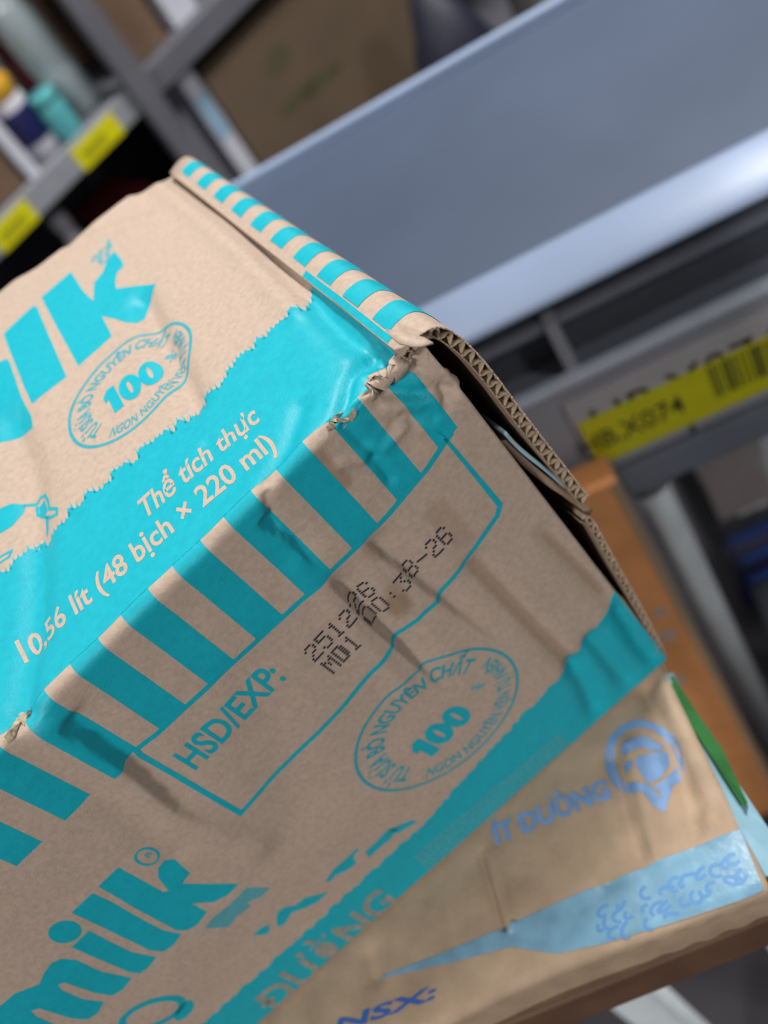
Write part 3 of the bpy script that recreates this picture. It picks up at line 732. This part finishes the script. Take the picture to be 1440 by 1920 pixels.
lid_print('bubble_outline', MBI, line_tris(bub, .0042, True), label='blue speech bubble outline')
tb = []
for g in ([(1165, 1400), (1200, 1378), (1220, 1380), (1215, 1395), (1180, 1415), (1165, 1415)], [(1195, 1420), (1245, 1400), (1250, 1425), (1240, 1455), (1215, 1470), (1195, 1440)], [(1165, 1432), (1188, 1428), (1190, 1440), (1170, 1448)], [(1215, 1385), (1240, 1390), (1235, 1402), (1210, 1405)]): tb += poly_tris(L2(g))
lid_print('bubble_mark', MBI, tb)
t_, w = duong('ÍT ', .05); a, b_, c = L2([(928, 1582), (1146, 1492), (918, 1548)])
lid_print('blue_lettering', MBI, [np.array([a+(b_-a)/w*p[0]+(c-a)*p[1] for p in t]) for t in t_], label='blue capital lettering')
t_, w = text_tris('NSX:', .03); a, b_, c = L2([(625, 1935), (812, 1868), (632, 1908)])
lid_print('blue_lettering', MBI2, [np.array([a+(b_-a)/w*p[0]+(c-a)*p[1] for p in t]) for t in t_], label='dark blue lettering on the front side')
# side flap of the flat carton, folded out, with green and pale blue print
def side_flap(name, m, pts0, pts1, dz0, dz1, th=.002, parent=fl_c, label=None):
    A_ = [onz(*p, ZT)+np.array([0, 0, dz0]) for p in pts0]; B_ = [onz(*p, ZT+dz1) for p in pts1]; vs_ = A_+B_; n = len(A_)
    o = mesh_obj(name, vs_, [(i, i+1, n+i+1, n+i) for i in range(n-1)], m, None, False); put(o, parent)
    md_ = o.modifiers.new('board', 'SOLIDIFY'); md_.thickness = th; md_.offset = -1
    if label: o['label'] = label
    return o
side_flap('side_flap', MPB, [(1248, 1262), (1290, 1370), (1345, 1470), (1388, 1552), (1436, 1640)], [(1262, 1262), (1310, 1352), (1372, 1450), (1432, 1540), (1500, 1640)], -.001, -.012, label='side flap printed pale blue and green, sticking out')
def green_pts():
    a = [(1251, 1272), (1290, 1350), (1330, 1410), (1395, 1510)]; b2 = [(1262, 1266), (1308, 1338), (1355, 1405), (1402, 1505)]; return a, b2
ga, gb = green_pts()
side_flap('green_print', MGR, ga, gb, -.0015, -.0075, .0006)
# board and stand below
MBR = mat('brown_board', (0.115, 0.058, 0.032), .6, noise_amt=.2, scale=30, bump=.1, bscale=200)
MCH = mat('chrome_tube', (0.72, 0.79, 0.83), .35, metal=.15, noise_amt=.06, scale=30)
stand = empty('stand_table', LC.p(-.22, .10, 0)); tag(stand, 'stand with brown board top and metal legs carrying the cartons', 'stand')
fbox('board_top', MBR, LC, -.50, -.001, -.002, .205, .828, .8615, stand, .004, 3)
for u, d in ((-.150, .12), (-.46, .05), (-.46, .17), (-.03, .17)):
    P0, P1 = LC.p(u, d, 0), LC.p(u, d, .828)
    tube('leg', MCH, [P0, P0+np.array([0, 0, .02]), P1], .021, stand, 24); 
    tube('foot', mat('black_rubber', (.02, .02, .02), .7), [P0, P0+np.array([0, 0, .03])], .026, stand, 20)
for d in (.05, .17): fbox('rail', MCH, LC, -.46, -.03, d-.008, d+.008, .80, .828, stand, .003)

# ------------------------------------------------------------------ near rack with the yellow shelf label
K = .85/.75
PL = at(1265, 770, .85); NR = Frame(PL[:2], -.36)
zk = lambda z: 1.35-(1.35-z)*K
MDECK = mat('slate_deck', (0.062, 0.086, 0.138), .5, noise_amt=.12, scale=5, bump=.03, bscale=400)
MLIP = mat('pale_steel', (0.27, 0.345, 0.50), .42, noise_amt=.05, scale=10)
MST = mat('grey_steel', (0.20, 0.225, 0.275), .45, noise_amt=.12, scale=15, metal=.2)
MST2 = mat('light_grey_steel', (0.34, 0.355, 0.40), .5, noise_amt=.08, scale=15)
MDK = mat('dark_steel', (0.07, 0.08, 0.10), .6, noise_amt=.15, scale=15)
MYL = mat('yellow_label', (0.72, 0.69, 0.004), .45, noise_amt=.05, scale=40)
MYD = mat('barcode_ink', (0.10, 0.11, 0.015), .5, noise_amt=.1)
MINK = mat('black_ink', (0.012, 0.014, 0.012), .5, noise_amt=.1)
MPAP = mat('grey_white_label', (0.50, 0.485, 0.50), .6, noise_amt=.05, scale=40)
rack = empty('shelf_rack', NR.p(.2, .15, 0)); tag(rack, 'grey steel shelf with pale front lip and slate deck behind the cartons', 'shelf')
UA, UZ = -.62, 1.0
DLIP = .045; ZDK = NR.hit(1220, 360, DLIP)[2]; DRIM = NR.inv(onz(720, 203, ZDK))[1]
fbox('deck', MDECK, NR, UA, UZ, DLIP-.002, DRIM, ZDK-.006, ZDK-.001, rack, .001)
fbox('rim', MLIP, NR, UA, UZ, DRIM-.006, DRIM+.004, ZDK-.02, ZDK+.010, rack, .003)
# rounded front lip
dz_ = ZDK-zk(.915); prof = [(DLIP+.004, ZDK-.0005), (DLIP-.002, ZDK), (DLIP*.72, ZDK-dz_*.10), (DLIP*.40, ZDK-dz_*.30), (DLIP*.12, ZDK-dz_*.62), (.0, ZDK-dz_*.88), (0, zk(.915)), (.006, zk(.915)-.003), (.014, zk(.915))]
vs_, fs = [], []
for u in (UA, UZ):
    for d, z in prof: vs_.append(NR.p(u, d, z))
n = len(prof)
for i in range(n-1): fs.append((i, i+1, n+i+1, n+i))
lp_ = mesh_obj('front_lip', vs_, fs, MLIP, None, True); put(lp_, rack); md_ = lp_.modifiers.new('t', 'SOLIDIFY'); md_.thickness = .0015
fbox('recess_back', MDK, NR, UA, UZ, .030, .034, zk(.845), zk(.918), rack, .001)
fbox('recess_step', MST, NR, UA, UZ, .016, .030, zk(.885), zk(.893), rack, .001)
fbox('recess_floor', MST, NR, UA, UZ, .002, .030, zk(.846), zk(.849), rack, .001)
uR = NR.hit(1060, 660)[0]
for uu in (uR, uR-.32, uR+.35):
    fbox('bracket', MST2, NR, uu-.006, uu+.004, .004, .030, zk(.849), zk(.897), rack, .001)
fbox('slot_frame', MST, NR, uR-.16, uR-.006, .010, .014, zk(.889), zk(.897), rack, .001)
fbox('light_rail', mat('bright_rail', (.60, .67, .80), .35, noise_amt=.05), NR, UA, UZ, -.004, .006, zk(.846), zk(.854), rack, .002)
fbox('beam_face', MST2, NR, UA, UZ, .006, .012, zk(.745), zk(.846), rack, .002)
fbox('beam_flange', MST, NR, UA, UZ, .0, .030, zk(.712), zk(.743), rack, .003)
uJ = NR.hit(1312, 830)[0]
fbox('beam_joint', MDK, NR, uJ-.002, uJ+.002, .0045, .007, zk(.745), zk(.763), rack, .0005)
ulab = NR.hit(1085, 800)[0]
lab_old = fbox('shelf_label', MPAP, NR, ulab-.004, ulab+.30, .0035, .0052, zk(.768), zk(.828), None, .0004); tag(lab_old, 'old grey white shelf label mostly covered by the yellow one', 'label')
f_old = lambda x, y: NR.p(x, .0033, y)
t_, w = text_tris('HB.X074', .008); sc = .030
flat_decal('label_lettering', MINK, [np.array([(ulab+.012+p[0]/w*.155, zk(.787)+p[1]*.030) for p in t]) for t in t_], f_old, None).parent = lab_old
lab = fbox('shelf_label', MYL, NR, ulab, ulab+.30, .0016, .0030, zk(.758), zk(.806), None, .0004); tag(lab, 'yellow shelf label reading HB.X074 with barcode on the near rack', 'label')
f_new = lambda x, y: NR.p(x, .0013, y)
t_, w = text_tris('HB.X074', .008); u0 = NR.hit(1098, 855)[0]; u1 = NR.hit(1290, 775)[0]
flat_decal('label_lettering', MINK, [np.array([(u0+p[0]/w*(u1-u0), zk(.7735)+p[1]*.021) for p in t]) for t in t_], f_new, None).parent = lab
ub = NR.hit(1332, 710)[0]; tr = []; x = ub; rr = random.Random(2)
while x < ulab+.285:
    w = rr.choice((.0018, .003, .005)); tr += poly_tris([(x, zk(.772)), (x+w, zk(.772)), (x+w, zk(.804)), (x, zk(.804))]); x += w+rr.choice((.0012, .002, .003))
flat_decal('barcode', MYD, tr, f_new, None).parent = lab
# posts: chrome tube in front, others at the far corners
pt = NR.hit(1262, 1000, .05)
tube('post', MCH, [NR.p(pt[0], .05, 0), NR.p(pt[0], .05, zk(.715)-.002)], .017, rack, 28)
tube('post_collar', MST2, [NR.p(pt[0], .05, zk(.715)-.05), NR.p(pt[0], .05, zk(.715)-.002)], .021, rack, 28)
for u, d in ((UZ-.03, .05), (UA+.03, .27), (UA+.03, .05), (UZ-.03, .27)): tube('post', MCH, [NR.p(u, d, 0), NR.p(u, d, ZDK-.008 if d > .1 else zk(.715)-.002)], .017, rack, 20)
# things on and under the lower part of the near rack
MOR = mat('orange_kraft', (0.85, 0.36, 0.13), .7, noise_amt=.1, scale=25, bump=.1, bscale=300)
q = NR.hit(1140, 873, -.035); 
oc = empty('tall_carton', NR.p(q[0]-.05, -.01, 0)); tag(oc, 'tall orange brown carton standing between torn carton end and metal post', 'carton')
fbox('body', MOR, NR, q[0]-.075, q[0], -.035, -.004, 0, q[2]-.02, oc, .002)
fbox('edge_strip', mat('pale_kraft_edge', (.42, .30, .19), .7), NR, q[0]-.006, q[0]+.0006, -.0356, -.0034, .01, q[2]-.022, oc, .0004)
MPK = mat('pale_sticker', (.55, .42, .36), .6, noise_amt=.05)
for px, py, w in ((1240, 1148, .007), (1256, 1190, .009), (1275, 1275, .008)):
    v = NR.hit(px, py, -.0358); fbox('sticker', MPK, NR, v[0]-w, v[0]+w*.6, -.0362, -.0354, v[2]-w, v[2]+w, oc, .0002)
fl2 = NR.p(0, 0, 0)
sh = empty('lower_shelf', NR.p(.3, .3, .0)); tag(sh, 'low dark steel shelf under the near rack holding a blue crate', 'shelf')
fbox('board', MDK, NR, pt[0]+.05, UZ-.07, .10, .60, .16, .18, sh, .003)
for u in (pt[0]+.07, UZ-.09):
    for d in (.12, .58): fbox('leg', MDK, NR, u-.012, u+.012, d-.012, d+.012, 0, .16, sh, .002)
MWHT = mat('white_paper', (.75, .76, .78), .5)
MNV = mat('navy_plastic', (0.004, 0.008, 0.06), .45, noise_amt=.2, scale=12)
MBL = mat('blue_plastic', (0.02, 0.07, 0.30), .4, noise_amt=.15, scale=12)
v = NR.hit(1350, 1010, .16)
cr = empty('blue_crate', NR.p(v[0]+.16, .2, .18)); tag(cr, 'dark navy blue plastic crate behind the metal post', 'crate')
zt = NR.hit(1385, 1000, .25)[2]; u0 = v[0]; u1 = u0+.36
fbox('front_wall', MNV, NR, u0, u1, .16, .168, .18, zt, cr, .002); fbox('back_wall', MNV, NR, u0, u1, .242, .25, .18, zt, cr, .002)
fbox('side_wall', MNV, NR, u0, u0+.008, .168, .242, .18, zt, cr, .002); fbox('side_wall', MNV, NR, u1-.008, u1, .168, .242, .18, zt, cr, .002)
fbox('base', MNV, NR, u0+.008, u1-.008, .168, .242, .18, .19, cr, .002)
for k in range(3): fbox('rib', MBL, NR, u0+.01, u1-.01, .154, .160, .20+k*.045, .208+k*.045, cr, .002)
fbox('rim', MNV, NR, u0-.006, u1+.006, .150, .17, zt-.018, zt, cr, .003)
v = NR.hit(1300, 862, .27); v1 = NR.hit(1432, 862, .27)
fbx = empty('beige_box', NR.p((v[0]+v1[0])/2, .33, .18)); tag(fbx, 'pale beige box under the label beam, right of the metal post', 'box')
MBG = mat('beige_board', (0.42, 0.37, 0.36), .7, noise_amt=.06, scale=30)
fbox('body', MBG, NR, v[0], v1[0], .272, .40, .18, v[2]-.03, fbx, .003)
fbox('lid', mat('beige_lid', (0.46, 0.41, 0.40), .7), NR, v[0]-.003, v1[0]+.003, .269, .403, v[2]-.045, v[2], fbx, .003)
w_ = NR.hit(1418, 962, .268); fbox('white_sticker', MWHT, NR, w_[0]-.02, w_[0]+.02, .2705, .2718, w_[2]-.012, w_[2]+.012, fbx, .0004)

# ------------------------------------------------------------------ far rack
PF = at(180, 265, 1.6); FR = Frame(PF[:2], .29)
frk = empty('far_rack', FR.p(0, .2, 0)); tag(frk, 'grey steel storage rack with yellow labels in the far background', 'rack')
MPO = mat('rack_grey', (0.135, 0.14, 0.165), .5, noise_amt=.1, scale=12)
ZS = .778
fbox('shelf_board', MPO, FR, -.95, 1.15, .012, .50, ZS-.012, ZS-.002, frk, .001)
fbox('shelf_edge', mat('shelf_edge_grey', (.30, .32, .36), .5, noise_amt=.08), FR, -.95, .12, 0, .014, ZS-.042, ZS, frk, .002)
fbox('shelf_edge', MPO, FR, .12, 1.15, 0, .014, ZS-.042, ZS, frk, .002)
fbox('shelf_board', MPO, FR, -.95, 1.15, .012, .50, .318, .33, frk, .001)
fbox('shelf_edge', MPO, FR, -.95, 1.15, 0, .014, .29, .332, frk, .002)
for u in (.085, -.93, 1.13):
    for d in (-.022, .48):
        fbox('upright', MPO, FR, u, u+.036, d, d+.022, 0, 1.75, frk, .002)
fbox('shelf_board', MPO, FR, -.95, 1.15, .012, .50, 1.238, 1.25, frk, .001)
fbox('back_panel', MDK, FR, -.95, 1.15, .500, .504, .33, 1.24, frk, .001)
for px, py, w, lb_ in ((183, 266, .088, 'yellow label on the far shelf edge beside the upright'), (2, 398, .075, 'yellow label on the far shelf edge near the left of view')):
    v = FR.hit(px, py, 0); o = fbox('shelf_label', MYL, FR, v[0]-w/2, v[0]+w/2, -.0022, -.0004, ZS-.042, ZS-.006, None, .0003); tag(o, lb_, 'label')
    flat_decal('barcode', MYD, sum((poly_tris([(v[0]-w*.35+k*.007, ZS-.033), (v[0]-w*.35+k*.007+.003, ZS-.033), (v[0]-w*.35+k*.007+.003, ZS-.018), (v[0]-w*.35+k*.007, ZS-.018)]) for k in range(7)), []), lambda x, y: FR.p(x, -.0026, y), None).parent = o
# big carton on the lower far shelf
MKF = mat('far_kraft', (0.135, 0.095, 0.062), .75, noise_amt=.1, scale=12, bump=.05)
MGF = mat('faded_green', (0.095, 0.088, 0.045), .7, noise_amt=.2, scale=40)
v = FR.hit(398, 158, .0); u0 = v[0]; ztop = v[2]
bc = empty('big_carton', FR.p(u0+.2, .15, .332)); tag(bc, 'large brown carton with faint green print on the far rack', 'carton')
fbox('body', MKF, FR, u0, u0+.415, .02, .36, .332, ztop, bc, .004)
fbox('lid_flap', MKF, FR, u0+.002, u0+.413, .022, .205, ztop, ztop+.004, bc, .001); fbox('lid_flap', MKF, FR, u0+.002, u0+.413, .209, .358, ztop, ztop+.004, bc, .001)
for (px, py, w, h) in ((520, 110, .03, .02), (565, 175, .055, .010), (605, 150, .05, .010), (600, 245, .018, .012)):
    q = FR.hit(px, py, .0195); flat_decal('green_print', MGF, poly_tris(ell(q[0], q[2], w, h, 20)), lambda x, y: FR.p(x, .0192, y), bc)
MWH = mat('white_carton', (0.62, 0.64, 0.74), .5, noise_amt=.06, scale=20)
MLB = mat('light_blue_print', (0.30, 0.48, 0.66), .5, noise_amt=.1)
v = FR.hit(330, 130, .03); v2 = FR.hit(440, 285, .03)
wp = empty('white_pack', FR.p(v[0]+.01, .1, .332)); tag(wp, 'tall narrow white and pale blue pack beside the large brown carton', 'pack')
fbox('body', MWH, FR, v[0]-.010, v[0]+.022, .03, .24, .332, v[2]+.02, wp, .003); fbox('blue_panel', MLB, FR, v[0]-.006, v[0]+.018, .0288, .0298, v2[2]+.03, v2[2]+.11, wp, .0003)
v = FR.hit(380, 100, .10)
gb_ = empty('grey_tub', FR.p(v[0]+.01, .30, .332)); tag(gb_, 'grey tub with pale rim behind the white pack', 'tub')
bp = FR.p(v[0]+.03, .45, .332)
lathe('body', mat('grey_plastic', (.16, .17, .165), .5), bp, [(.045, 0), (.048, .01), (.055, v[2]-.34), (.055, v[2]-.335)], gb_)
lathe('rim', MWH, bp, [(.058, v[2]-.345), (.060, v[2]-.34), (.060, v[2]-.328), (.056, v[2]-.325)], gb_)
# things on the shelf, left of the upright
MGLASS = mat('clear_plastic', (0.42, 0.50, 0.53), .12, noise_amt=.15, scale=25, trans=.25)
MCAPW = mat('white_cap', (0.62, 0.62, 0.68), .4); MAMB = mat('amber_cap', (0.62, 0.33, 0.02), .4, noise_amt=.1); MTQ = mat('teal_glass', (0.10, 0.42, 0.46), .2, noise_amt=.2, scale=30)
MNL = mat('navy_label', (0.01, 0.012, 0.09), .5); MRED = mat('dark_red_pack', (0.10, 0.006, 0.012), .5, noise_amt=.2); MBRN = mat('brown_pack', (0.16, 0.10, 0.065), .7, noise_amt=.1)
def on_shelf(px, py, d): q = FR.hit(px, py, d); return q[0]
def bottle(u, d, r, h, m, cm, label, group='bottles on the far shelf', lab_m=None):
    b0 = FR.p(u, d, ZS-.002); e = empty('bottle', b0); tag(e, label, 'bottle', group)
    lathe('body', m, b0, [(r*.85, 0), (r, .006), (r, h*.3), (r*.94, h*.34), (r, h*.38), (r, h*.66), (r*.8, h*.78), (r*.42, h*.86), (r*.42, h*.9)], e)
    lathe('cap', cm, b0, [(r*.48, h*.895), (r*.50, h*.90), (r*.50, h*.99), (r*.44, h)], e)
    if lab_m: lathe('label_band', lab_m, b0, [(r+.0006, h*.10), (r+.0012, h*.11), (r+.0012, h*.52), (r+.0006, h*.53)], e)
    return e
bottle(.040, .07, .034, .24, MGLASS, MCAPW, 'clear plastic bottle with white cap beside the rack upright')
bottle(-.030, .16, .042, .30, MGLASS, MCAPW, 'larger clear bottle with white cap behind the small jars')
def jar(u, d, r, h, m, cm, label, lab_m=None):
    b0 = FR.p(u, d, ZS-.002); e = empty('jar', b0); tag(e, label, 'jar', 'jars on the far shelf')
    lathe('body', m, b0, [(r*.9, 0), (r, .005), (r, h*.72), (r*.86, h*.8)], e)
    lathe('lid', cm, b0, [(r*.95, h*.79), (r, h*.8), (r, h*.98), (r*.93, h)], e)
    if lab_m: lathe('label_band', lab_m, b0, [(r+.0005, h*.2), (r+.001, h*.22), (r+.001, h*.62), (r+.0005, h*.64)], e)
jar(-.052, .055, .026, .125, MCAPW, MAMB, 'small white jar with amber lid and navy label', MNL)
jar(-.012, .030, .021, .075, MTQ, MTQ, 'small teal jar at the shelf edge')
def pack(name, m, u0, u1, d0, d1, h, label, cat='box', z=None, m2=None):
    z = ZS-.002 if z is None else z
    e = empty(name, FR.p((u0+u1)/2, (d0+d1)/2, z)); tag(e, label, cat)
    fbox('body', m, FR, u0, u1, d0, d1, z, z+h, e, .003); fbox('closure', m2 or m, FR, u0+.004, u1-.004, (d0+d1)/2-.012, (d0+d1)/2+.012, z+h, z+h+.002, e, .0005)
pack('white_box', MWH, -.110, -.090, .012, .16, .115, 'narrow white box standing left of the jars')
pack('brown_box', MBRN, -.185, -.118, .02, .20, .10, 'small brown box at the left of the far shelf')
pack('dark_box', MDK, -.30, -.195, .02, .20, .16, 'dark box at the far left of the shelf')
pack('red_box', MRED, -.17, -.105, .24, .40, .24, 'dark red box at the back of the far shelf')
pack('dark_box', MRED, .015, .075, .25, .40, .20, 'dark maroon box behind the clear bottles')
pack('brown_carton', MBRN, .128, .205, .03, .30, .17, 'brown carton on the far shelf right of the upright', 'carton')
pack('pale_pack', MWH, .225, .275, .03, .25, .115, 'pale bluish white pack on the far shelf above the tub', 'pack')
pack('dark_box', MDK, .30, .55, .1, .4, .14, 'dark box on the far shelf beyond the pale pack')
# lower shelf, left: dark things with a pale bottle
zl = .332-.002
def low_bottle(u, d, r, h, m, cm, label):
    b0 = FR.p(u, d, zl); e = empty('bottle', b0); tag(e, label, 'bottle', 'bottles on the low far shelf')
    lathe('body', m, b0, [(r*.85, 0), (r, .006), (r, h*.66), (r*.8, h*.78), (r*.42, h*.86), (r*.42, h*.9)], e); lathe('cap', cm, b0, [(r*.48, h*.895), (r*.5, h*.9), (r*.5, h*.99), (r*.44, h)], e)
q = FR.hit(120, 425, .15)
low_bottle(q[0], .15, .032, q[2]-zl+.03, MCAPW, MCAPW, 'white bottle standing in the dark under the far shelf')
pack('dark_box', MRED, -.04, .07, .10, .30, .26, 'dark red box under the far shelf', z=zl)
pack('brown_box', mat('dark_brown_pack', (.05, .032, .02), .7), -.26, -.15, .08, .28, .24, 'dark brown box under the far shelf beside the white bottle', z=zl)
# bags beyond the deck
def sack(name, m, c, r, label, seed):
    bm = bmesh.new(); bmesh.ops.create_uvsphere(bm, u_segments=28, v_segments=18, radius=1)
    for v_ in bm.verts:
        p = v_.co; k = 1+.16*noise.noise(p*1.7+Vector((seed, 0, 0))); z = p.z*r[2]*k
        v_.co = Vector((c[0]+math.copysign(abs(p.x)**.75, p.x)*r[0]*k, c[1]+math.copysign(abs(p.y)**.75, p.y)*r[1]*k, max(0, c[2]+z)))
    me = bpy.data.meshes.new(name); bm.to_mesh(me); bm.free(); me.materials.append(m); me.polygons.foreach_set('use_smooth', [True]*len(me.polygons))
    o = bpy.data.objects.new(name, me); col.objects.link(o)
    tag(o, label, 'sack'); return o
p = at(790, 60, 1.66); sack('dark_sack', mat('navy_sacking', (.018, .02, .04), .6, noise_amt=.25, scale=20), (p[0]+.04, p[1], .30), (.09, .09, .34), 'navy sack on the floor right of the large carton', 1)
p = at(900, 30, 1.62); sack('grey_sack', mat('grey_sacking', (.12, .125, .13), .6, noise_amt=.2, scale=20), (p[0]+.17, p[1]+.06, .32), (.10, .10, .36), 'grey sack beside the navy sack, beyond the slate deck', 4)
